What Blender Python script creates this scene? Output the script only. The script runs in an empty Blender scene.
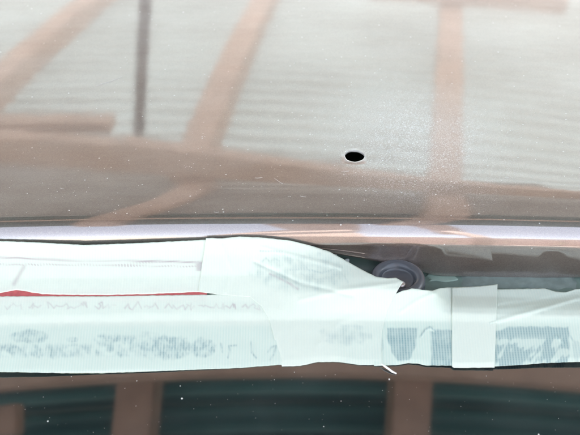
import bpy, bmesh, math, random
import numpy as np
from mathutils import Vector, noise as mnoise
random.seed(7); rng = np.random.default_rng(7)
S = bpy.context.scene
COL = S.collection

# ------------------------------------------------------------------ camera
D = .62; P = math.radians(38); F = 1100.           # metres to the roof edge, pitch, focal length in photo pixels
CAM = np.array([0, -D*math.cos(P), D*math.sin(P)])
FW = np.array([0, math.cos(P), -math.sin(P)]); UP = np.array([0, math.sin(P), math.cos(P)])
cd = bpy.data.cameras.new('camera'); cam = bpy.data.objects.new('camera', cd); COL.objects.link(cam)
cam.location = CAM; cam.rotation_euler = (math.radians(90)-P, 0, 0)
cd.sensor_width = 36; cd.lens = F/580*36; cd.clip_start = .01; cd.clip_end = 500
cd.dof.use_dof = True; cd.dof.focus_distance = .635; cd.dof.aperture_fstop = 13
S.camera = cam
# ------------------------------------------------------------------ world, sun, exposure
SUN_EL, SUN_AZ = 52, 35          # the sun stands beyond the carport, to the far right
w = bpy.data.worlds.new('World'); S.world = w; w.use_nodes = True
nt = w.node_tree; bg = nt.nodes['Background']
sky = nt.nodes.new('ShaderNodeTexSky'); sky.sky_type = 'NISHITA'; sky.sun_disc = False
sky.sun_elevation = math.radians(SUN_EL); sky.sun_rotation = math.radians(SUN_AZ)
sky.dust_density = 2.5
hz = nt.nodes.new('ShaderNodeHueSaturation'); hz.inputs['Saturation'].default_value = .45   # hazy, milky sky
nt.links.new(sky.outputs[0], hz.inputs['Color']); nt.links.new(hz.outputs[0], bg.inputs[0]); bg.inputs[1].default_value = .15
sl = bpy.data.lights.new('sun', 'SUN'); sl.energy = 4.0; sl.angle = math.radians(.5); sl.color = (1, .96, .9)
so = bpy.data.objects.new('sun', sl); COL.objects.link(so)
so.rotation_euler = (math.radians(90-SUN_EL), 0, math.radians(180-SUN_AZ)); so.location = (3, 5, 8)
S.view_settings.view_transform = 'Standard'; S.view_settings.look = 'None'
S.view_settings.exposure = 2.5; S.view_settings.gamma = 1; S.view_settings.use_curve_mapping = False
S.cycles.max_bounces = 10; S.cycles.glossy_bounces = 6

# ------------------------------------------------------------------ helpers
def link(name, me, mat=None, parent=None, smooth=True):
    o = bpy.data.objects.new(name, me); COL.objects.link(o)
    if mat: me.materials.append(mat)
    if parent: o.parent = parent
    if smooth: me.shade_smooth()
    return o
def tag(o, label=None, cat=None, group=None, kind=None):
    for k, v in (('label', label), ('category', cat), ('group', group), ('kind', kind)):
        if v: o[k] = v
    return o
def empty(name, loc, label, cat, group=None):
    o = bpy.data.objects.new(name, None); COL.objects.link(o); o.location = loc; o.empty_display_size = .05
    return tag(o, label, cat, group)
def mesh(name, vs, fs):
    me = bpy.data.meshes.new(name); me.from_pydata([tuple(map(float, v)) for v in vs], [], fs); me.update(); return me
def sub(o, base):                                   # vertices given in world space, thing's base at base
    return o
def box_bm(c, s, rz=0, bev=0.003):
    bm = bmesh.new(); bmesh.ops.create_cube(bm, size=1)
    bmesh.ops.scale(bm, vec=s, verts=bm.verts)
    if bev: bmesh.ops.bevel(bm, geom=bm.edges[:], offset=bev, segments=2, affect='EDGES')
    bmesh.ops.rotate(bm, cent=(0, 0, 0), matrix=__import__('mathutils').Matrix.Rotation(rz, 3, 'Z'), verts=bm.verts)
    bmesh.ops.translate(bm, vec=c, verts=bm.verts)
    return bm
def box(name, c, s, mat, parent=None, rz=0, bev=.003):
    me = bpy.data.meshes.new(name); bm = box_bm(c, s, rz, bev); bm.to_mesh(me); bm.free()
    return link(name, me, mat, parent, smooth=False)
def beam2(name, a, b, wd, z0, z1, mat, parent=None):  # a beam from plan point a to b
    a = Vector(a); b = Vector(b); m = (a+b)/2; d = b-a
    return box(name, (m.x, m.y, (z0+z1)/2), (d.length, wd, z1-z0), mat, parent, math.atan2(d.y, d.x))

class M:                                            # small node-material builder
    def __init__(s, name):
        s.m = bpy.data.materials.new(name); s.m.use_nodes = True; s.t = s.m.node_tree
        s.b = s.t.nodes['Principled BSDF']; s.tc = s.t.nodes.new('ShaderNodeTexCoord')
    def n(s, typ, **kw):
        x = s.t.nodes.new('ShaderNode'+typ)
        for k, v in kw.items():
            if k.startswith('_'): setattr(x, k[1:], v)
            else: s.set(x.inputs[k.replace('__', ' ')], v)
        return x
    def set(s, inp, v):
        if hasattr(v, 'is_output') or isinstance(v, bpy.types.NodeSocket): s.t.links.new(v, inp)
        else: inp.default_value = v
    def p(s, **kw):
        for k, v in kw.items(): s.set(s.b.inputs[k.replace('__', ' ')], v)
        return s
    def noise(s, scale, detail=3, rough=.5, vec=None, out='Fac'):
        x = s.n('TexNoise', Scale=scale, Detail=detail, Roughness=rough); s.set(x.inputs['Vector'], vec or s.tc.outputs['Object']); return x.outputs[out]
    def ramp(s, fac, stops):
        x = s.t.nodes.new('ShaderNodeValToRGB'); s.set(x.inputs[0], fac); e = x.color_ramp.elements
        while len(e) < len(stops): e.new(.5)
        for i, (q, c) in enumerate(stops):
            e[i].position = q; e[i].color = (c, c, c, 1) if isinstance(c, (int, float)) else (*c, 1)
        return x.outputs[0]
    def math(s, op, a, b=0., c=0., clamp=False):
        x = s.t.nodes.new('ShaderNodeMath'); x.operation = op; x.use_clamp = clamp
        for i, v in enumerate((a, b, c)): s.set(x.inputs[i], v)
        return x.outputs[0]
    def mix(s, f, a, b):
        x = s.t.nodes.new('ShaderNodeMix'); x.data_type = 'RGBA'
        s.set(x.inputs['Factor'], f)
        for i, v in ((6, a), (7, b)): s.set(x.inputs[i], (*v, 1) if isinstance(v, tuple) and len(v) == 3 else v)
        return x.outputs[2]
    def bump(s, h, strength=.3, dist=.001, normal=None):
        x = s.n('Bump', Height=h, Strength=strength, Distance=dist)
        if normal: s.set(x.inputs['Normal'], normal)
        return x.outputs[0]
    def attr(s, name):
        x = s.t.nodes.new('ShaderNodeAttribute'); x.attribute_name = name; return x.outputs['Fac']
    def maprange(s, v, a, b, c=0., d=1., smooth=True):
        x = s.t.nodes.new('ShaderNodeMapRange'); x.interpolation_type = 'SMOOTHSTEP' if smooth else 'LINEAR'
        for i, q in enumerate((v, a, b, c, d)): s.set(x.inputs[i], q)
        return x.outputs[0]

# ------------------------------------------------------------------ materials
HX, HY = .0400, .0470                               # centre of the drilled hole (set again below)
def mat_paint():
    k = M('brown_metallic_paint'); o = k.tc.outputs['Object']
    flake = k.n('TexVoronoi', Scale=2600.); k.set(flake.inputs['Vector'], o)
    fl = k.n('SeparateColor'); k.set(fl.inputs[0], flake.outputs['Color'])
    base = k.mix(fl.outputs[0], (.145, .108, .092), (.215, .168, .145))
    # dust film: fine powder, thicker in clouds and round the drilled hole
    mp = k.n('Mapping'); k.set(mp.inputs[0], o); mp.inputs['Rotation'].default_value = (0, 0, .25); mp.inputs['Scale'].default_value = (.35, 1.6, 1)
    cloud = k.math('MULTIPLY_ADD', k.noise(34, 6, .65, mp.outputs[0]), .5, k.math('MULTIPLY', k.noise(11, 4, .6), .5))
    fine = k.noise(1500, 2, .7)
    pos = k.n('SeparateXYZ'); k.set(pos.inputs[0], o)
    dx = k.math('SUBTRACT', pos.outputs[0], .078); dy = k.math('SUBTRACT', pos.outputs[1], .075)
    r = k.math('SQRT', k.math('ADD', k.math('MULTIPLY', dx, dx), k.math('MULTIPLY', k.math('MULTIPLY', dy, dy), .8)))
    near = k.maprange(r, .01, .085, 1., 0.)
    film = k.math('ADD', k.math('MULTIPLY', near, k.maprange(fine, .46, .70, .16, .95)), k.maprange(cloud, .3, .75, .02, .15))
    v = k.n('TexVoronoi', Scale=560.); v.feature = 'F1'; k.set(v.inputs['Vector'], o)
    vs = k.n('SeparateColor'); k.set(vs.inputs[0], v.outputs['Color'])
    speck = k.math('MULTIPLY', k.math('LESS_THAN', v.outputs['Distance'], k.math('MULTIPLY', vs.outputs[0], .30)), k.math('GREATER_THAN', vs.outputs[1], k.math('SUBTRACT', .975, k.math('MULTIPLY', near, .36))))
    # bared, scraped ring round the hole
    hx = k.math('SUBTRACT', pos.outputs[0], HX); hy = k.math('SUBTRACT', pos.outputs[1], HY)
    hr = k.math('SQRT', k.math('ADD', k.math('MULTIPLY', hx, hx), k.math('MULTIPLY', hy, hy)))
    ring = k.maprange(k.math('ADD', hr, k.math('MULTIPLY', k.noise(330, 4), .0050)), .0080, .0122, .60, 0.)
    dust = k.math('ADD', film, k.math('MULTIPLY', speck, .55), clamp=True)
    dust = k.math('MAXIMUM', dust, ring)
    col = k.mix(dust, base, (.73, .77, .78))
    k.p(Base__Color=col, Metallic=k.math('MULTIPLY', k.math('SUBTRACT', 1., dust), .75), Roughness=k.math('ADD', .38, k.math('MULTIPLY', dust, .3)))
    nm = k.bump(k.noise(900, 2), .06, .0003)
    k.p(Normal=nm)
    k.b.inputs['Coat Weight'].default_value = 1; k.b.inputs['Coat Roughness'].default_value = .05; k.b.inputs['Coat IOR'].default_value = 2.9
    k.p(Coat__Weight=k.math('SUBTRACT', 1., k.math('MULTIPLY', dust, .8)))
    k.p(Coat__Normal=k.bump(k.noise(55, 2), .05, .0006))
    return k.m
def mat_glass():
    k = M('dark_tinted_glass'); o = k.tc.outputs['Object']
    v = k.n('TexVoronoi', Scale=300.); k.set(v.inputs['Vector'], o)
    vs = k.n('SeparateColor'); k.set(vs.inputs[0], v.outputs['Color'])
    sp = k.math('MULTIPLY', k.math('LESS_THAN', v.outputs['Distance'], k.math('MULTIPLY', vs.outputs[0], .16)), k.math('GREATER_THAN', vs.outputs[1], .93))
    film = k.maprange(k.noise(30, 4), .4, .8, .0, .02)
    k.p(Base__Color=k.mix(k.math('MAXIMUM', sp, film), (.004, .006, .008), (.6, .62, .6)), Roughness=k.math('ADD', .04, k.math('MULTIPLY', sp, .5)), IOR=2.4)
    return k.m
def mat_tape(name, tint, alpha=.0):
    k = M(name); uv = k.n('UVMap').outputs[0]
    xy = k.n('SeparateXYZ'); k.set(xy.inputs[0], uv)
    con = k.attr('contact'); ink = k.attr('ink'); thin = k.attr('thin')
    wv = k.math('SINE', k.math('MULTIPLY', k.math('ADD', xy.outputs[0], k.math('MULTIPLY', k.noise(40, 1), .0004)), 2*math.pi/.00152))
    rib = k.math('MULTIPLY_ADD', wv, .5, .5)
    wv2 = k.math('MULTIPLY_ADD', k.math('SINE', k.math('MULTIPLY', xy.outputs[1], 2*math.pi/.0013)), .5, .5)
    fib = k.noise(700, 3, .6)
    paper = k.mix(fib, tint, tuple(min(1, c*1.05) for c in tint))
    paper = k.mix(k.math('MULTIPLY', rib, .07), paper, (.52, .68, .68))
    thinc = k.mix(k.math('MULTIPLY', thin, k.math('MULTIPLY_ADD', rib, .5, .35)), paper, (.63, .795, .73))
    c2 = k.math('MULTIPLY', con, k.math('MULTIPLY_ADD', k.math('MULTIPLY', rib, k.math('MULTIPLY_ADD', wv2, .35, .65)), .55, .50), clamp=True)
    col = k.mix(c2, thinc, (.19, .36, .40))
    col = k.mix(k.math('MULTIPLY', ink, .8), col, (.36, .27, .33))
    h = k.math('ADD', k.math('MULTIPLY', rib, .8), k.math('ADD', k.math('MULTIPLY', wv2, .25), k.math('MULTIPLY', fib, .5)))
    nm = k.bump(h, .24, .00018)
    k.p(Base__Color=col, Roughness=.7, Normal=nm)
    k.b.inputs['Specular IOR Level'].default_value = .2
    tr = k.n('BsdfTranslucent', Color=col, Normal=nm); mx = k.n('MixShader', Fac=.22)
    k.set(mx.inputs[1], k.b.outputs[0]); k.set(mx.inputs[2], tr.outputs[0])
    k.set(k.t.nodes['Material Output'].inputs[0], mx.outputs[0])
    return k.m
def mat_plain(name, c, rough=.6, var=.2, scale=30, bump=.2, bd=.002, metal=0, stretch=None, **kw):
    k = M(name); vec = k.tc.outputs['Object']
    if stretch: mp = k.n('Mapping'); k.set(mp.inputs[0], vec); mp.inputs['Scale'].default_value = stretch; vec = mp.outputs[0]
    f = k.noise(scale, 5, .6, vec)
    k.p(Base__Color=k.mix(f, tuple(x*(1-var) for x in c), tuple(min(1, x*(1+var)) for x in c)), Roughness=rough, Metallic=metal, Normal=k.bump(f, bump, bd), **kw)
    return k.m
PAINT = mat_paint(); GLASS = mat_glass()
TIMBER = mat_plain('stained_timber', (.50, .375, .32), .6, .42, 9, .3, .002, stretch=(1, 1, 1))
SHEET = mat_plain('painted_roof_steel', (.06, .15, .165), .33, .08, 3, .05)
GREYSHEET = mat_plain('grey_roof_steel', (.33, .37, .365), .35, .12, 3, .05)
def mat_clearsheet():
    k = M('milky_roof_plastic'); c = k.mix(k.noise(5, 4), (.46, .555, .56), (.60, .68, .685)); c = k.mix(k.math('MULTIPLY', k.attr('trough_shade'), k.maprange(k.noise(2.5, 3), .3, .7, .45, .85)), c, (.16, .18, .165))
    k.p(Base__Color=c, Roughness=.22, IOR=1.75); tr = k.n('BsdfTranslucent', Color=c); mx = k.n('MixShader', Fac=.20)
    k.set(mx.inputs[1], k.b.outputs[0]); k.set(mx.inputs[2], tr.outputs[0]); k.set(k.t.nodes['Material Output'].inputs[0], mx.outputs[0]); return k.m
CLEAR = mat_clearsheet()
def mat_steel(name, c, d):
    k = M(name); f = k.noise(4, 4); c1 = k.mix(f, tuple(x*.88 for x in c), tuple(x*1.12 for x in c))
    k.p(Base__Color=k.mix(k.math('MULTIPLY', k.attr('trough_shade'), k.maprange(k.noise(2.5, 3), .3, .7, .5, .9)), c1, d), Roughness=.33, Normal=k.bump(f, .05, .002)); return k.m
SHEET = mat_steel('painted_roof_steel', (.11, .25, .26), (.02, .045, .05)); GREYSHEET = mat_steel('grey_roof_steel', (.54, .555, .55), (.27, .275, .27))
DARKSTEEL = mat_plain('dark_steel', (.03, .033, .04), .5, .2)
CHANNEL = mat_plain('gutter_paint', (.13, .19, .165), .45, .3, 160, .3, .0005)
CHANNEL2 = mat_plain('grey_sealer', (.17, .22, .205), .5, .5, 120, .4, .0006)
RUBBER = mat_plain('blue_grey_rubber', (.075, .083, .097), .24, .15, 300, .1, .0002)
DARK = mat_plain('cavity_black', (.008, .010, .012), .8, .2)
METAL = mat_plain('bare_steel', (.6, .55, .54), .35, .15, 400, .3, .0002, metal=.8)
REDT = mat_plain('red_tape', (.40, .085, .09), .5, .45, 350, .3, .0003)
DUSTM = mat_plain('dust_white', (.82, .82, .80), .8, .08)
CONC = mat_plain('pale_concrete', (.42, .40, .37), .85, .15, 3, .3)
CREAM = mat_plain('cream_fence_boards', (.62, .56, .48), .7, .1, 5, .3)
FENCE = mat_plain('brown_fence_boards', (.22, .155, .14), .7, .25, 5, .3)
LAWN = mat_plain('dry_lawn', (.16, .17, .08), .9, .3, 2, .3)
THREADM = mat_plain('white_thread', (.85, .88, .86), .6, .05)

# ------------------------------------------------------------------ the place round the car (seen only mirrored in it)
GZ = -1.45
g = link('ground', mesh('ground', [(-60, -60, GZ), (60, -60, GZ), (60, 60, GZ), (-60, 60, GZ)], [(0, 1, 2, 3)]), LAWN); tag(g, kind='structure')
sl_ = box('paved_slab', (0, 4, GZ+.03), (14, 18, .06), CONC, bev=.01); tag(sl_, kind='structure')

cp = empty('carport', (0, 1.5, GZ), 'timber framed carport with corrugated steel roof, seen mirrored in the car roof', 'carport')
def wp(o):                                          # keep world coordinates although the parent has a base point
    o.matrix_parent_inverse = o.parent.matrix_basis.inverted(); return o
# corrugated roof sheets, ridges running almost across the view
def sheet(x0, x1, y0, y1, z, rz, name, mat, amp=.021):
    pitch = .098; vs = []; fs = []; ny = int((y1-y0)/pitch*14); 
    c, s = math.cos(rz), math.sin(rz)
    for j in range(ny+1):
        y = y0+(y1-y0)*j/ny; zz = z+amp*math.tanh(1.8*math.sin(2*math.pi*y/pitch))
        for i, x in enumerate((x0, x1)):
            vs.append((x*c-y*s, x*s+y*c, zz))
    for j in range(ny): fs.append((2*j, 2*j+1, 2*j+3, 2*j+2))
    me = mesh(name, vs, fs); a = me.attributes.new('trough_shade', 'FLOAT', 'POINT')   # shade of the corrugations, put into the colour along the troughs
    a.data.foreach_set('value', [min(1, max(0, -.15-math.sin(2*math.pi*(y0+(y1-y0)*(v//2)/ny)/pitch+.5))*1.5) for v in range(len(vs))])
    o = link(name, me, mat, cp); wp(o); return o
RZ = math.radians(-7)
xs = [-3.6, -2.4, -1.2, .02, 1.22, 2.4, 3.6]
for i in range(12):
    x = -3.6+.6*i; xm = x+.3
    yb = (1.53-.37*xm+.31)*.9925+xm*.122
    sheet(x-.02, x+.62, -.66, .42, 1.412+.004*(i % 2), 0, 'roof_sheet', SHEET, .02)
    sheet(x-.02, x+.62, .36, min(4, yb+.06), 1.432+.004*(i % 2), RZ*.6, 'grey_roof_sheet', GREYSHEET)  # middle zone takes a paler grey than the near sheets
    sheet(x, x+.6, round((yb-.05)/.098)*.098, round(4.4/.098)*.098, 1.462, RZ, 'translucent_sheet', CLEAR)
def raft(a, b, wd=.09): return wp(beam2('rafter', a, b, wd, 1.27, 1.398, TIMBER, cp))
raft((.78, 4.1), (.41, 1.53)); raft((-.04, 4.1), (-.295, 1.68)); raft((-.80, 4.0), (-1.12, 1.9), .10)
raft((.40, 1.43), (.23, -.75)); raft((-.245, 1.60), (-.42, -.75)); raft((-1.1, 2.0), (-1.5, -.6))
raft((.045, -.62), (.16, -3.1), .20); raft((.29, -.62), (.64, -3.1), .08); raft((-1.6, -.6), (-2.4, -3.1))  # first two added behind the roof to break the reflected sky
raft((1.5, 4.0), (.93, -.8)); raft((-1.6, 4.1), (-2.1, -.5)); raft((2.3, 4.), (1.7, -.8))
wp(beam2('cross_beam', (-2.6, 2.38), (-.45, 1.69), .055, 1.135, 1.268, TIMBER, cp))
wp(beam2('cross_beam', (-.45, 1.69), (2.6, .56), .055, 1.117, 1.266, TIMBER, cp))
wp(beam2('cross_beam', (-2.6, .065), (2.6, .065), .10, 1.12, 1.268, TIMBER, cp))
wp(beam2('trimmer', (-.95, 2.035), (-.53, 1.97), .07, 1.21, 1.262, TIMBER, cp))
wp(beam2('trimmer', (-1.2, -.075), (-.63, -.055), .075, 1.21, 1.266, TIMBER, cp))
wp(beam2('fascia_beam', (.33, 3.36), (1.13, 3.30), .06, 1.15, 1.262, TIMBER, cp))
o = box('steel_brace', (0, 0, -.8), (.030, .030, 1.6), DARKSTEEL, cp); o.rotation_euler = (0, math.radians(-7.2), 0); o.location = (-.447, 1.93, 1.26); wp(o)
for x, y in ((-2.9, 4.2), (2.9, 3.4), (-2.9, -.2), (2.6, -.9)):
    wp(box('post', (x, y, (GZ+1.268)/2), (.1, .1, 1.268-GZ), TIMBER, cp))

vs = [(-.30, -1.62, GZ), (.16, -1.62, GZ), (.16, -1.42, GZ), (-.30, -1.42, GZ), (-.17, -1.60, .35), (.15, -1.60, .35), (.15, -1.44, .35), (-.17, -1.44, .35), (.04, -1.58, 1.395), (.15, -1.58, 1.395), (.15, -1.46, 1.395), (.04, -1.46, 1.395)]
fs = [(0, 1, 2, 3), (8, 11, 10, 9)]+[(a+i, a+4+i, a+4+(i+1) % 4, a+(i+1) % 4) for a in (0, 4) for i in range(4)]
wp(link('sky_blocker', mesh('sky_blocker', vs, fs), TIMBER, cp, smooth=False))  # added tapered block, unseen, cuts the bright sky out of the edge reflection
wp(beam2('post', (.375, -1.5), (.415, -1.5), .05, GZ, 1.268, TIMBER, cp))  # added thin upright, breaks the bright edge reflection a second time
fn = empty('board_fence', (0, -3.2, GZ), 'timber board fence, brown and cream, behind the viewer, seen mirrored in the roof edge', 'fence')
fn_h = []
for i in range(44):
    x = -4.4+i*.2; h = GZ+1.95+.03*math.sin(i*1.7)
    if -1.0 < x < .0: h += .0
    o = wp(box('board', (x+.1, -3.2+.006*(i % 2), (GZ+h)/2), (.19, .022, h-GZ), FENCE if x > -.3 else CREAM, fn))
for z in (GZ+.4, GZ+1.5): wp(box('rail', (0, -3.25, z), (8.8, .05, .09), FENCE, fn))

# ------------------------------------------------------------------ the car: roof panel
def theta(y):
    return math.radians(1.5-14*y+22*math.exp(-max(y, 0)/.009))
_y = np.linspace(0, .7, 7001); _th = np.radians(1.5-14*_y+22*np.exp(-_y/.009))
_z = np.concatenate([[0], np.cumsum(np.tan(_th[:-1])*_y[1])]); KX = .10
def zpan(x, y): return float(np.interp(y, _y, _z))-KX*x*x
def ray(px, py):
    d = FW*F+np.array([1., 0, 0])*(px-290)+UP*(217.5-py); return d/np.linalg.norm(d)
def hit(px, py, fn):
    d = ray(px, py); a, b = .2, 2.2
    for _ in range(40):
        t = (a+b)/2; q = CAM+d*t
        if q[2] > fn(q[0], q[1]): a = t
        else: b = t
    return CAM+d*a
hc = hit(354.5, 156, zpan); HX, HY = float(hc[0]), float(hc[1])
for nd in PAINT.node_tree.nodes:                    # the scraped ring sits exactly round the hole
    if nd.type == 'MATH' and nd.operation == 'SUBTRACT':
        if abs(nd.inputs[1].default_value-.04) < 1e-6: nd.inputs[1].default_value = HX
        if abs(nd.inputs[1].default_value-.047) < 1e-6: nd.inputs[1].default_value = HY

car = empty('car', (0, .1, GZ), 'brown metallic car with a drilled hole in its roof panel, dark rear glass below', 'car')
def panel():
    T0 = theta(0); R = .0148
    lipx = [(-.6, .0085), (-.05, .0095), (.0, .0125), (.03, .018), (.06, .0245), (.085, .0325), (.13, .0335), (.17, .0315), (.6, .030)]
    h = .002
    nx0, nx1 = -int(.5/.005), int(.5/.005)
    hole_half = 6*h
    X = sorted(set([round(HX+i*h, 6) for i in range(-6, 7)] + [x for x in np.arange(-.5, .5, .004) if abs(x-HX) > hole_half+.001]))
    Y = sorted(set([round(HY+i*h, 6) for i in range(-6, 7)] + [y for y in np.concatenate([np.arange(0, .06, .0012), np.arange(.06, .62, .004)]) if abs(y-HY) > hole_half+.0006]), reverse=True)
    # profile rows: far -> y=0, arc, face, hem
    rows = [('p', y) for y in Y]
    rows += [('a', a) for a in np.linspace(0, 1, 26)[1:]]
    rows += [('f', a) for a in np.linspace(0, 1, 12)[1:]]
    rows += [('h', a) for a in np.linspace(0, 1, 7)[1:]]
    bm = bmesh.new(); V = []
    for kind, v in rows:
        r = []
        for x in X:
            if kind == 'p': y, z = v, zpan(x, v)
            else:
                T1 = math.radians(86)+math.radians(4)*math.sin(x*9)
                tt = T0+(T1-T0)*(v if kind == 'a' else 1)
                ya, za = -R*(math.sin(tt)-math.sin(T0)), -R*(math.cos(T0)-math.cos(tt))-KX*x*x
                L = np.interp(x, [q[0] for q in lipx], [q[1] for q in lipx]) - R*.75
                L = max(L, .0006)
                if kind == 'a': y, z = ya, za
                else:
                    u = v if kind == 'f' else 1
                    y, z = ya-math.cos(T1)*L*u+.0012*math.sin(u*math.pi*.8)*min(1, L/.01), za-math.sin(T1)*L*u
                    if kind == 'h':
                        an = v*math.pi; y += .0016*(1-math.cos(an)); z -= .0016*math.sin(an)
            r.append(bm.verts.new((x, y, z)))
        V.append(r)
    xi0 = X.index(round(HX-6*h, 6)); yi = [i for i, q in enumerate(Y) if abs(q-round(HY+6*h, 6)) < 1e-9][0]
    for j in range(len(rows)-1):
        for i in range(len(X)-1):
            if xi0 <= i < xi0+12 and yi <= j < yi+12: continue
            bm.faces.new((V[j][i], V[j+1][i], V[j+1][i+1], V[j][i+1]))
    # ring of the square hole -> round hole
    loop = [V[yi][xi0+i] for i in range(12)]+[V[yi+i][xi0+12] for i in range(12)]+[V[yi+12][xi0+12-i] for i in range(12)]+[V[yi+12-i][xi0] for i in range(12)]
    rad = .0060
    prev = loop
    steps = [1.0]
    for st in (.25, .5, .7, .85, .95, 1.0, 'a', 'b', 'c'):
        cur = []
        for v in loop:
            a = math.atan2(v.co.y-HY, v.co.x-HX)
            rr = rad*(1+.022*math.sin(3*a+1)+.015*math.sin(7*a))
            if isinstance(st, float):
                x = v.co.x+(HX+rr*math.cos(a)-v.co.x)*st; y = v.co.y+(HY+rr*math.sin(a)-v.co.y)*st; z = zpan(x, y)+(.00008*max(0, (st-.7)/.3))
            else:
                q = {'a': (.985, -.0001), 'b': (.97, -.0011), 'c': (1.1, -.0012)}[st]
                x = HX+rr*q[0]*math.cos(a); y = HY+rr*q[0]*math.sin(a); z = zpan(x, y)+q[1]
            cur.append(bm.verts.new((x, y, z)))
        for i in range(48):
            k = (i+1) % 48; bm.faces.new((prev[i], cur[i], cur[k], prev[k]))
        prev = cur
    bmesh.ops.recalc_face_normals(bm, faces=bm.faces[:])
    me = bpy.data.meshes.new('roof_panel'); bm.to_mesh(me); bm.free()
    f0 = me.polygons[len(X)*3]
    if f0.normal.z < 0: me.flip_normals()
    return wp(link('roof_panel', me, PAINT, car))
panel()
# head lining and dark cavity below the panel (seen through the hole)
wp(box('roof_lining', (0, .31, -.05), (1.0, .56, .004), DARK, car, bev=0))

# inner wall and floor of the gap below the roof edge
vs = []; fs = []
X = np.linspace(-.5, .5, 201)
prof = [(.012, -.006), (.003, -.012), (-.0008, -.022), (-.0012, -.030), (-.0025, -.0345), (-.007, -.0368), (-.02, -.0372), (-.035, -.0372), (-.038, -.0375), (-.0405, -.0395), (-.042, -.048)]
for x in X:
    for q in prof: vs.append((x, q[0], q[1]-KX*x*x+.0003*mnoise.noise(Vector((x*60, q[0]*200, 0)))))
n = len(prof)
for i in range(len(X)-1):
    for j in range(n-1): fs.append((i*n+j, i*n+j+1, (i+1)*n+j+1, (i+1)*n+j))
wp(link('gutter_channel', mesh('gutter_channel', vs, fs), CHANNEL, car))
# sealer strip laid in the right of the gap
def sealer(x0, x1, ya, yb, name, mat, th=.0011, seed=0):
    vs = []; fs = []; nx, ny = 40, 8
    for i in range(nx+1):
        for j in range(ny+1):
            x = x0+(x1-x0)*i/nx+.0035*mnoise.noise(Vector((seed+.5, j*.5, .3))); e = .0026*mnoise.noise(Vector((x*140, seed, j*.4)))
            y = ya+(yb-ya)*j/ny+e
            z = np.interp(y, [q[0] for q in prof[::-1]], [q[1] for q in prof[::-1]])-KX*x*x
            ed = min(1, min(i, nx-i)/2)*min(1, min(j, ny-j)/1)
            vs.append((x, y, z+th*ed+.0004*mnoise.noise(Vector((x*300, y*300, seed)))*ed))
    for i in range(nx):
        for j in range(ny): fs.append((i*(ny+1)+j, (i+1)*(ny+1)+j, (i+1)*(ny+1)+j+1, i*(ny+1)+j+1))
    return wp(link(name, mesh(name, vs, fs), mat, car))
sealer(.0985, .165, -.0022, -.016, 'sealer_strip', CHANNEL2, seed=1)
PALEG = mat_plain('pale_green_primer', (.26, .36, .31), .5, .2, 150, .3, .0004)
sealer(.080, .0965, -.0026, -.012, 'primer_patch', PALEG, .0006, seed=2)

# rubber bump stop in the gap
gc = (.0605, -.0215); gz = -.0355-KX*gc[0]**2
def lathe(name, prof, c, mat, parent, seg=64):
    vs = []; fs = []
    for r, z in prof:
        for i in range(seg):
            a = 2*math.pi*i/seg; vs.append((c[0]+r*math.cos(a), c[1]+r*math.sin(a), c[2]+z))
    for j in range(len(prof)-1):
        for i in range(seg): k = (i+1) % seg; fs.append((j*seg+i, j*seg+k, (j+1)*seg+k, (j+1)*seg+i))
    return link(name, mesh(name, vs, fs), mat, parent)
gr = lathe('bump_stop', [(.0148, -.003), (.0156, .002), (.0160, .0055), (.0158, .0085), (.0148, .0108), (.0130, .0118), (.0112, .0113), (.0100, .0098), (.0096, .0086), (.0090, .0076), (.0078, .0071), (.0045, .0068), (.0001, .0068)][::-1], (gc[0], gc[1], gz), RUBBER, car); wp(gr)
sc = lathe('screw', [(.0001, .0092), (.0012, .0091), (.0022, .0086), (.0027, .0078), (.0028, .0062)], (gc[0]+.002, gc[1]-.0035, gz), METAL, gr)

# rear glass with its upper edge under the tape
GT = math.radians(20); G0 = (-.041, -.0325); KG = .25
def zg(x, y):
    s = (G0[0]-y)/math.cos(GT)
    return G0[1]-(G0[0]-y)*math.tan(GT)-KG*x*x-KG*(s-.05)**2+KG*.05**2
vs = []; fs = []; X = np.linspace(-.5, .5, 81); Yg = np.linspace(-.041, -.42, 60)
for x in X:
    for y in Yg: vs.append((x, y, zg(x, y)))
m_ = len(Yg)
for i in range(80):
    for j in range(m_-1): fs.append((i*m_+j, i*m_+j+1, (i+1)*m_+j+1, (i+1)*m_+j))
gl = link('rear_glass', mesh('rear_glass', vs, fs), GLASS, car); wp(gl)
sm = gl.modifiers.new('s', 'SOLIDIFY'); sm.thickness = .004; sm.offset = -1
# moulding along the upper edge of the glass, under the tape
vs = []; fs = []
for i, x in enumerate(np.linspace(-.5, .5, 101)):
    for j in range(9):
        a = math.pi*j/8; vs.append((x, -.0415+.0035*math.cos(a), zg(x, -.042)+.0022*math.sin(a)-.0005))
for i in range(100):
    for j in range(8): fs.append((i*9+j, i*9+j+1, (i+1)*9+j+1, (i+1)*9+j))
wp(link('glass_moulding', mesh('glass_moulding', vs, fs), DARK, car))

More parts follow.
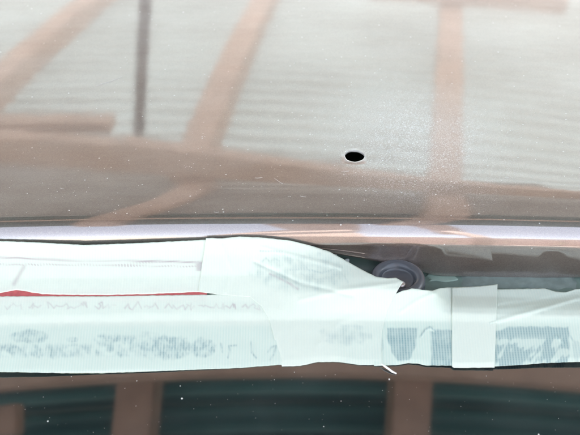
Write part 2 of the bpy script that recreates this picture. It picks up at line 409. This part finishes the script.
# ------------------------------------------------------------------ masking tape, draped over the gap
PL = [(-.30, None), (-.0480, None), (-.0440, -.0322), (-.0400, -.0303), (-.034, -.0272), (-.025, -.0222), (-.0165, -.0150), (-.0122, -.0098), (-.0092, -.0054), (.02, .004)]
PM = [(-.30, None), (-.0480, None), (-.0450, -.0322), (-.0410, -.0275), (-.036, -.0222), (-.028, -.0208), (-.020, -.0204), (-.0145, -.0200), (.02, -.019)]
PR = [(-.30, None), (-.0480, None), (-.0440, -.0325), (-.0400, -.0322), (-.036, -.0328), (-.028, -.0345), (-.018, -.0345), (-.0080, -.0340), (.02, -.033)]
def prof_z(Q, y):
    if y <= -.0480: return None
    ys = [q[0] for q in Q[1:]]; z = [q[1] for q in Q[1:]]; z[0] = zg(0, -.048)+.0001
    return float(np.interp(y, ys, z))
def smooth_prof(Q):
    yy = np.linspace(-.076, .02, 500)
    zz = np.array([(zg(0, y)+.0001) if y <= -.0480 else prof_z(Q, y) for y in yy])
    k = np.hanning(17); k /= k.sum(); zs = np.convolve(np.pad(zz, 8, mode='edge'), k, 'valid')
    zs[:10] = zz[:10]; return yy, zs
SP = [smooth_prof(q) for q in (PL, PM, PR)]
def sstep(a, b, x):
    t = min(1, max(0, (x-a)/(b-a))); return t*t*(3-2*t)
def drape(x, y):
    if y < -.0758: return zg(x, y)+.0001
    l, m, r = [float(np.interp(y, *q)) for q in SP]
    w1 = sstep(-.02, .045, x); w2 = sstep(.072, .092, x)
    return (l*(1-w1)+m*w1)*(1-w2)+r*w2-KX*x*x
def poly(pts, n):
    p = np.array(pts, float); s = np.concatenate([[0], np.cumsum(np.hypot(*(p[1:]-p[:-1]).T))])
    q = np.linspace(0, s[-1], n); return np.stack([np.interp(q, s, p[:, 0]), np.interp(q, s, p[:, 1])], 1)
def cols(pts, n, x0, x1):
    p = np.array(pts, float); q = np.linspace(x0, x1, n); return np.stack([q, np.interp(q, p[:, 0], p[:, 1])], 1)
# marks: fields over photo-space coordinates of the tape (where it sticks to the dark glass, pencil marks)
def seg_d(px, py, pts):
    best = 1e9
    for (ax, ay), (bx, by) in zip(pts[:-1], pts[1:]):
        dx, dy = bx-ax, by-ay; t = max(0, min(1, ((px-ax)*dx+(py-ay)*dy)/(dx*dx+dy*dy+1e-9)))
        best = min(best, math.hypot(px-ax-t*dx, py-ay-t*dy))
    return best
def nz(x, y, s, k=0): return mnoise.noise(Vector((x/s, y/s, k)))
def fbm(x, y, s, k=0): return nz(x, y, s, k)+.5*nz(x, y, s/2, k+3)+.25*nz(x, y, s/4, k+5)
def rect(x, y, x0, y0, x1, y1, soft=1.5, wob=1.5, k=0):
    x += wob*nz(x, y, 7, k); y += wob*nz(x, y, 7, k+9)
    d = min(x-x0, x1-x, y-y0, y1-y); return sstep(-soft, soft, d)
def ell(x, y, cx, cy, rx, ry, k=0, wob=.25):
    d = math.hypot((x-cx)/rx, (y-cy)/ry)+wob*fbm(x, y, 9, k); return sstep(1.15, .8, d)
def sstep_r(a, b, x): return 1-sstep(b, a, x)
def ell(x, y, cx, cy, rx, ry, k=0, wob=.25):
    d = math.hypot((x-cx)/rx, (y-cy)/ry)+wob*fbm(x, y, 9, k); return 1-sstep(.8, 1.12, d)
STROKES = [([(221, 344), (222.5, 352)], .8), ([(229, 346), (230, 351), (228, 358)], .8), ([(230, 346), (236, 345.5)], .8), ([(251, 342), (252, 353), (256, 358)], .9), ([(268, 352), (272, 347), (276, 346), (274, 354), (270, 360)], .9)]
def scribble(x0, x1, y0, amp, seed):
    r = random.Random(seed); pts = []; x = x0
    out = []
    while x < x1:
        wlen = r.uniform(14, 40); pts = []; xx = x
        while xx < min(x+wlen, x1):
            pts.append((xx, y0+r.uniform(-amp, amp)*(1 if len(pts) % 2 else .6))); xx += r.choice((-1.2, .8, 2.2, 3.2, 3.6))
        if len(pts) > 2: out.append(pts)
        x = xx+r.uniform(2, 7)
    return out
SCR = scribble(5, 160, 306, 4.2, 3)+scribble(165, 268, 307, 3.4, 5)
def ink_f(x, y):
    v = 0
    if 299 < y < 314 and x < 272:
        for s in SCR:
            if s[0][0]-3 < x < s[-1][0]+3: v = max(v, .58*math.exp(-(seg_d(x, y, s)/.7)**2)*(.65+.7*nz(x, y, 12, 4)))
    return max(0, v)
def contact_B(x, y):
    v = 0.
    if y > 326:
        a = ell(x, y, 30, 337, 20, 7, 1); b = rect(x, y, -12, 345, 92, 357, 2.5, 3, 2)*(.45+.7*fbm(x, y, 8, 7))
        c = rect(x, y, 96, 335, 158, 356, 3, 4, 4)*(.38+.8*fbm(x, y, 9, 8)); d = ell(x, y, 168, 348, 24, 12, 5)*(.7+.5*fbm(x, y, 7, 9))
        e = ell(x, y, 203, 348, 13, 10, 6)*(.75+.6*fbm(x, y, 6, 2)); f = ell(x, y, 72, 340, 6, 3, 3)*.5
        v = max(.75*a*(.7+.5*fbm(x, y, 6, 1)), b, c, d, e, f)
        for s, wd in STROKES: v = max(v, .8*math.exp(-(seg_d(x, y, s)/wd)**2))
    v *= .55+.75*sstep(-.15, .2, nz(x, y*.45, 2.2, 40)+.9*nz(x, y, 7, 41))
    return max(0, min(1, v))*.66
def contact_C(x, y):
    v = 0.
    a = ell(x, y, 300, 272, 48, 19, 11, .18)*(.12+.28*fbm(x, y, 8, 3))
    for s, wd, q in (([(260, 251), (272, 251), (282, 252)], .8, .4), ([(262, 262), (266, 258), (270, 262), (275, 259), (279, 261)], 1., .35), ([(290, 270), (305, 269), (322, 273), (336, 269)], .9, .38), ([(300, 274), (318, 280), (333, 277)], 1.2, .25), ([(336, 269), (345, 277), (348, 283)], .8, .2)):
        if y < 296: v = max(v, q*math.exp(-(seg_d(x, y, s)/wd)**2))
    b = ell(x, y, 345, 336, 24, 11, 12, .3)*(.18+.25*fbm(x, y, 9, 5))
    return max(0, min(1, max(v, a, b)))
def ink_C(x, y):
    return .6*math.exp(-(seg_d(x, y, [(270, 274), (285, 281), (298, 289)])/1.1)**2)*(.7+.6*nz(x, y, 3, 2)) if x < 300 else 0
def contact_D(x, y):
    # first patch: rounded, pointed below; second: squarish reaching the lower edge
    t = max(0, (y-334)/26); a = rect(x, y, 387+10*t*t, 328, 417-8*t*t, 361, 1.2, 1.5, 21)
    b = rect(x, y, 431+(3 if y < 332 else 0), 330, 458, 380, 1.2, 1.5, 22)
    c = .8*math.exp(-(seg_d(x, y, [(420, 337), (425, 330), (430, 327), (434, 330)])/.8)**2)
    return max(0, min(1, max(a*(.85+.3*fbm(x, y, 8, 3)), b*(.8+.35*fbm(x, y, 9, 6)), c, .35*ell(x, y, 380, 345, 4, 10, 3))))*.82
def contact_E(x, y):
    top = 331-4*sstep(493, 515, x)
    a = rect(x, y, 480, top, 569, 380, 1.0, 1.4, 31)
    light = sstep(.0, .28, fbm(x*1.0+y*.5, y*.6, 11, 8)+.25*sstep(505, 530, x)-.12)*sstep(334, 340, y)
    if 336 < y < 339: light *= .5
    v = a*(.9-.72*light)
    v = max(v, .5*math.exp(-(seg_d(x, y, [(567, 332), (574, 342), (577, 362)])/.9)**2), .3*ell(x, y, 577, 350, 5, 10, 5))
    return max(0, min(1, v))*.78
def contact_A(x, y):
    v = 0
    v = max(v, .5*rect(x, y, 198, 262, 212, 271, 1, 1, 2)*(.5+.5*math.sin(x*1.8)))
    return max(0, v)*.6
def ink_A(x, y): return min(1, 1.5*ink_A0(x, y))
def ink_A0(x, y):
    dots = .5+.5*math.sin(x*2*math.pi/3.1)
    y1 = np.interp(x, [0, 20, 80, 130, 170, 210], [257.5, 258, 261, 261, 261.5, 263])
    y2 = np.interp(x, [0, 90, 120, 160, 210], [264.5, 265, 265, 262, 262])
    y3 = np.interp(x, [0, 120, 210], [270, 266, 266.5])
    v = max(.55*math.exp(-((y-y1)/.8)**2)*(1-.6*sstep(60, 85, x)*(1-sstep(120, 140, x))), .55*dots*math.exp(-((y-y2)/.7)**2), .5*dots*math.exp(-((y-y3)/.7)**2)*sstep(100, 130, x))
    v = max(v, .3*math.exp(-(seg_d(x, y, [(24, 267), (14, 284)])/2)**2), .5*rect(x, y, 196, 263, 213, 271, 1, 1, 5)*(.4+.6*dots))
    return v
zero = lambda x, y: 0.
def tape(name, T, B, nv, layer, mat, label, con=zero, ink=zero, thin=zero, lift=zero, bowr=0, th=.00022, creases=()):
    nu = len(T); vs = []; uv = []; cc = []; ii = []; tt = []
    for i in range(nu):
        for j in range(nv+1):
            t = j/nv; px = T[i][0]*(1-t)+B[i][0]*t+bowr*(i/(nu-1))**6*4*t*(1-t); py = T[i][1]*(1-t)+B[i][1]*t
            if j == 0 or j == nv: py += .35*nz(px, j, 5, layer)
            off = layer+lift(px, py)+sum(h*math.exp(-(seg_d(px, py, c)/wd)**2) for c, wd, h in creases)+.00017*nz(px, py*1.6, 22, layer*1e4)+.00007*nz(px, py, 7, layer*2e4)
            off = max(off, .00008)*(1-.75*sstep(.93, 1, t)*(py > 340))
            q = hit(px, py, lambda x, y: drape(x, y)+off)
            vs.append(q); uv.append((q[0], (py)*.00055)); cc.append(con(px, py)); ii.append(ink(px, py)); tt.append(thin(px, py))
    fs = []; m = nv+1
    for i in range(nu-1):
        for j in range(nv): fs.append((i*m+j, i*m+j+1, (i+1)*m+j+1, (i+1)*m+j))
    me = mesh(name, vs, fs); ul = me.uv_layers.new(name='UVMap')
    li = np.empty(len(me.loops), dtype=np.int32); me.loops.foreach_get('vertex_index', li)
    ul.data.foreach_set('uv', np.array(uv, dtype=np.float32)[li].ravel())
    for nm, arr in (('contact', cc), ('ink', ii), ('thin', tt)):
        a = me.attributes.new(nm, 'FLOAT', 'POINT'); a.data.foreach_set('value', np.array(arr, dtype=np.float32))
    o = link(name, me, mat); s = o.modifiers.new('s', 'SOLIDIFY'); s.thickness = th; s.offset = 1
    return tag(o, label, 'tape', 'strips of masking tape over the gap')
TA = mat_tape('mint_tape', (.77, .855, .78))
TB = mat_tape('ribbed_tape', (.76, .85, .775))
thinB = lambda x, y: .22*sstep(299, 303, y)*(1-sstep(314, 318, y))+.75*sstep(322, 330, y)
tape('masking_tape', cols([(-25, 240), (40, 242.5), (85, 245), (140, 243), (200, 240), (235, 238.8)], 175, -25, 236),
     cols([(-25, 293.6), (0, 293.0), (9, 291.4), (16, 290.0), (22, 290.6), (32, 292.6), (42, 294), (55, 294.6), (80, 295), (110, 295), (150, 294), (200, 292), (236, 291)], 175, -25, 236), 36, .0003, TA,
     'upper mint tape strip at left with dotted mauve lines, stuck along the roof edge', contact_A, ink_A, lambda x, y: .12)
tape('masking_tape', cols([(-25, 296.6), (50, 296.4), (100, 296.5), (150, 295.6), (225, 294.5), (292, 296)], 330, -25, 290),
     cols([(-25, 371), (0, 372), (60, 373), (100, 373), (160, 371), (240, 368), (290, 364)], 330, -25, 290), 76, .0003, TB,
     'long ribbed mint tape strip at lower left with blue-grey smudges, on the rear glass edge', contact_B, ink_f, thinB)
tape('masking_tape', poly([(206, 238), (222, 238.4), (240, 236.6), (262, 237.6), (290, 240.5), (312, 246), (330, 252), (347, 261.5), (362, 270), (376, 277), (388, 278.5), (396, 278), (403, 282)], 200),
     poly([(198, 292), (222, 295), (250, 297), (262, 307), (270, 322), (276, 345), (282, 366.5), (300, 366), (318, 362), (338, 362), (360, 365), (383, 365)], 200), 80, .0007, TA,
     'wide crumpled mint tape flap in the middle, torn diagonally down to the rubber bump stop', contact_C, ink_C, lambda x, y: .30*ell(x, y, 302, 272, 52, 22, 2, .1)+.10+.35*sstep(322, 330, y)*sstep(330, 345, x), lambda x, y: .0010*sstep(.0, 1, (y-236)/4)*(1-sstep(0, 1, (y-236)/40)), bowr=-9, creases=(([(262, 247), (296, 256), (340, 268)], 1.6, .0006), ([(255, 262), (300, 283), (352, 296)], 1.8, -.0007), ([(300, 300), (345, 290), (398, 283)], 2.2, .0006), ([(222, 246), (232, 270), (226, 292)], 2, .0004), ([(318, 345), (340, 322), (372, 312)], 3.2, .0003)))
tape('masking_tape', cols([(374, 303), (386, 298), (402, 291), (412, 288.5), (424, 290), (432, 291), (441, 288), (500, 286)], 170, 374, 494),
     cols([(374, 366), (398, 365), (408, 363.2), (418, 363.5), (426, 365.5), (494, 366)], 170, 374, 494), 76, .0005, TB,
     'ribbed mint tape piece below the bump stop with two dark blue-grey patches', contact_D, zero, lambda x, y: .2+.7*sstep(318, 326, y),
     creases=(([(400, 312), (420, 299), (436, 293)], 2, .0007), ([(421, 336), (426, 329), (433, 328)], 1, .0004)))
tape('masking_tape', cols([(486, 292), (497, 289.5), (545, 288.7), (556, 292), (566, 292.5), (575, 289.5), (606, 287)], 160, 486, 606),
     cols([(486, 367), (520, 365), (545, 363), (606, 361)], 160, 486, 606), 76, .00035, TB,
     'ribbed mint tape strip at far right with one large mottled dark patch', contact_E, zero, lambda x, y: .35+.4*sstep(316, 322, y)-.3*math.exp(-((y-318-(x-540)*-.12)/4)**2),
     creases=(([(490, 323), (530, 312), (575, 299), (606, 296)], 2.2, .0008), ([(500, 306), (540, 301), (580, 292)], 1.6, -.0006), ([(556, 336), (566, 345), (570, 366)], 1.2, .0004)))
tape('masking_tape', cols([(452, 288), (480, 286.5), (497.5, 284.5)], 60, 452, 497.5),
     cols([(452, 366.5), (454, 368), (494, 367.6), (497.5, 366)], 60, 452, 494.5), 76, .00095, TA,
     'narrow upright mint tape band crossing between the two dark patched strips', zero, zero, lambda x, y: .1)
# red tape peeping out between the two left strips
def redtape():
    T = cols([(-25, 288), (0, 288), (17, 286), (30, 288), (60, 290), (206, 287)], 120, -25, 207); B = cols([(-25, 303), (207, 303)], 120, -25, 207)
    o = tape('red_tape', T, B, 10, .00005, REDT, 'thin red tape line peeping out between the two left mint tape strips'); del o['group']
    return o
redtape()

# loose white thread, paper scraps
def tube(name, pts, r, mat, seg=8):
    vs = []; fs = []; pts = [Vector(p) for p in pts]
    for i, p in enumerate(pts):
        d = (pts[min(i+1, len(pts)-1)]-pts[max(i-1, 0)]).normalized(); u = d.cross(Vector((0, 0, 1))).normalized(); v = u.cross(d)
        for k in range(seg):
            a = 2*math.pi*k/seg; vs.append(p+(u*math.cos(a)+v*math.sin(a))*r*(1 if i not in (0, len(pts)-1) else .55))
    for i in range(len(pts)-1):
        for k in range(seg): q = (k+1) % seg; fs.append((i*seg+k, i*seg+q, (i+1)*seg+q, (i+1)*seg+k))
    fs += [tuple(range(seg))[::-1], tuple(range((len(pts)-1)*seg, len(pts)*seg))]
    return link(name, mesh(name, vs, fs), mat)
pp = [hit(a, b, lambda x, y: drape(x, y)+.0016*(1-t)+.0007) for t, a, b in ((0, 381, 363.6), (.25, 384.5, 366), (.5, 388.5, 368.8), (.75, 392.5, 371.8), (1, 396.5, 373.6))]
tag(tube('tape_thread', pp, .00055, THREADM), 'loose white thread sticking out below the tape, onto the dark glass', 'thread')
def scrap(px, py, sx, sy, label, z=-.0235):
    d = ray(px, py); t = None
    # stands on the inner wall of the gap
    yw = -.0035; t = (yw-CAM[1])/d[1]; q = CAM+d*t
    bm = box_bm(tuple(q), (sx, .0012, sy), .2, .0003)
    for v in bm.verts: v.co += Vector((nz(v.co.x*1e4, v.co.z*1e4, 9)*.0004, 0, nz(v.co.z*1e4, v.co.x*1e4, 7)*.0004))
    me = bpy.data.meshes.new('tape_scrap'); bm.to_mesh(me); bm.free()
    tag(link('tape_scrap', me, THREADM, smooth=False), label, 'scrap', 'tape scraps in the gap')
scrap(347, 261, .0025, .0030, 'larger white tape scrap sticking up in the green gap right of the flap')
scrap(335.5, 255, .0011, .0013, 'tiny white tape scrap in the gap just left of the larger scrap')

# ------------------------------------------------------------------ dust flecks (real crumbs) on panel and glass
def dust(name, pts, surf, kindlabel):
    vs = []; fs = []
    for px, py, s in pts:
        q = hit(px, py, surf); k = random.choice((4, 5, 6)); a0 = random.random()*6; b = len(vs); el = random.uniform(.35, 1.0)
        for i in range(k):
            a = a0+2*math.pi*i/k; r = s*random.uniform(.6, 1.1)
            x, y = q[0]+r*math.cos(a), q[1]+r*el*math.sin(a); vs.append((x, y, surf(x, y)+.00006))
        vs.append((q[0], q[1], surf(q[0], q[1])+s*.4+.00006))
        for i in range(k): fs.append((b+i, b+(i+1) % k, b+k))
    o = link(name, mesh(name, vs, fs), DUSTM, smooth=False); return tag(o, kindlabel, 'dust', kind='stuff')
def size(): return min(.0006, .00009+abs(random.gauss(0, .00010))+(.00025 if random.random() < .025 else 0))
pts = []
for i in range(560): pts.append((random.uniform(-10, 590), 225-abs(random.gauss(0, 70)), size()))
for i in range(1300): pts.append((random.gauss(400, 42), random.gauss(135, 30), size()*.5))
for i in range(60): pts.append((354+random.gauss(0, 14), 157+random.gauss(0, 8), size()*.8))
for i in range(26):                                 # loose clusters of coarser crumbs
    a, b = random.uniform(0, 580), random.uniform(60, 215)
    for k in range(random.randint(2, 7)): pts.append((a+random.gauss(0, 9), b+random.gauss(0, 4), random.uniform(.00012, .00038)))
pts = [p for p in pts if p[1] < 217 and p[1] > -5 and ((p[0]-354.5)/14)**2+((p[1]-156)/9)**2 > 1]
dust('dust', pts, zpan, 'white dust and drilling swarf scattered on the brown roof panel')
pts = [(random.uniform(-10, 590), random.uniform(374, 440), size()*.75) for i in range(110)]
dust('dust', pts, zg, 'white dust specks on the dark rear glass')

# scratch marks on the panel, built as raised pale slivers
vs = []; fs = []
for a, b, dx, dy in [(255, 178, 7, -.5), (274, 178, 9, 6), (341, 172, 8, -1), (372, 190, 5, 2), (300, 196, 6, 1), (426, 150, 6, -3), (398, 128, 5, 2), (96, 86, 26, -9), (452, 166, 5, 1), (60, 188, 4, 1), (505, 178, 5, -1), (214, 212, 5, 0)]:
    n0 = len(vs); w_ = .00011
    for i in range(7):
        t = i/6; q = hit(a+dx*t, b+dy*t+.3*math.sin(3*t), zpan)
        w1 = w_*math.sin(math.pi*(.12+.76*t)); vs += [(q[0], q[1]-w1, q[2]+.00004), (q[0], q[1], q[2]+.00016), (q[0], q[1]+w1, q[2]+.00004)]
    for i in range(6):
        for k in range(2): fs.append((n0+i*3+k, n0+i*3+k+3, n0+i*3+k+4, n0+i*3+k+1))
tag(link('scratches', mesh('scratches', vs, fs), DUSTM), 'short pale scratch marks on the brown roof panel', 'scratches', kind='stuff')
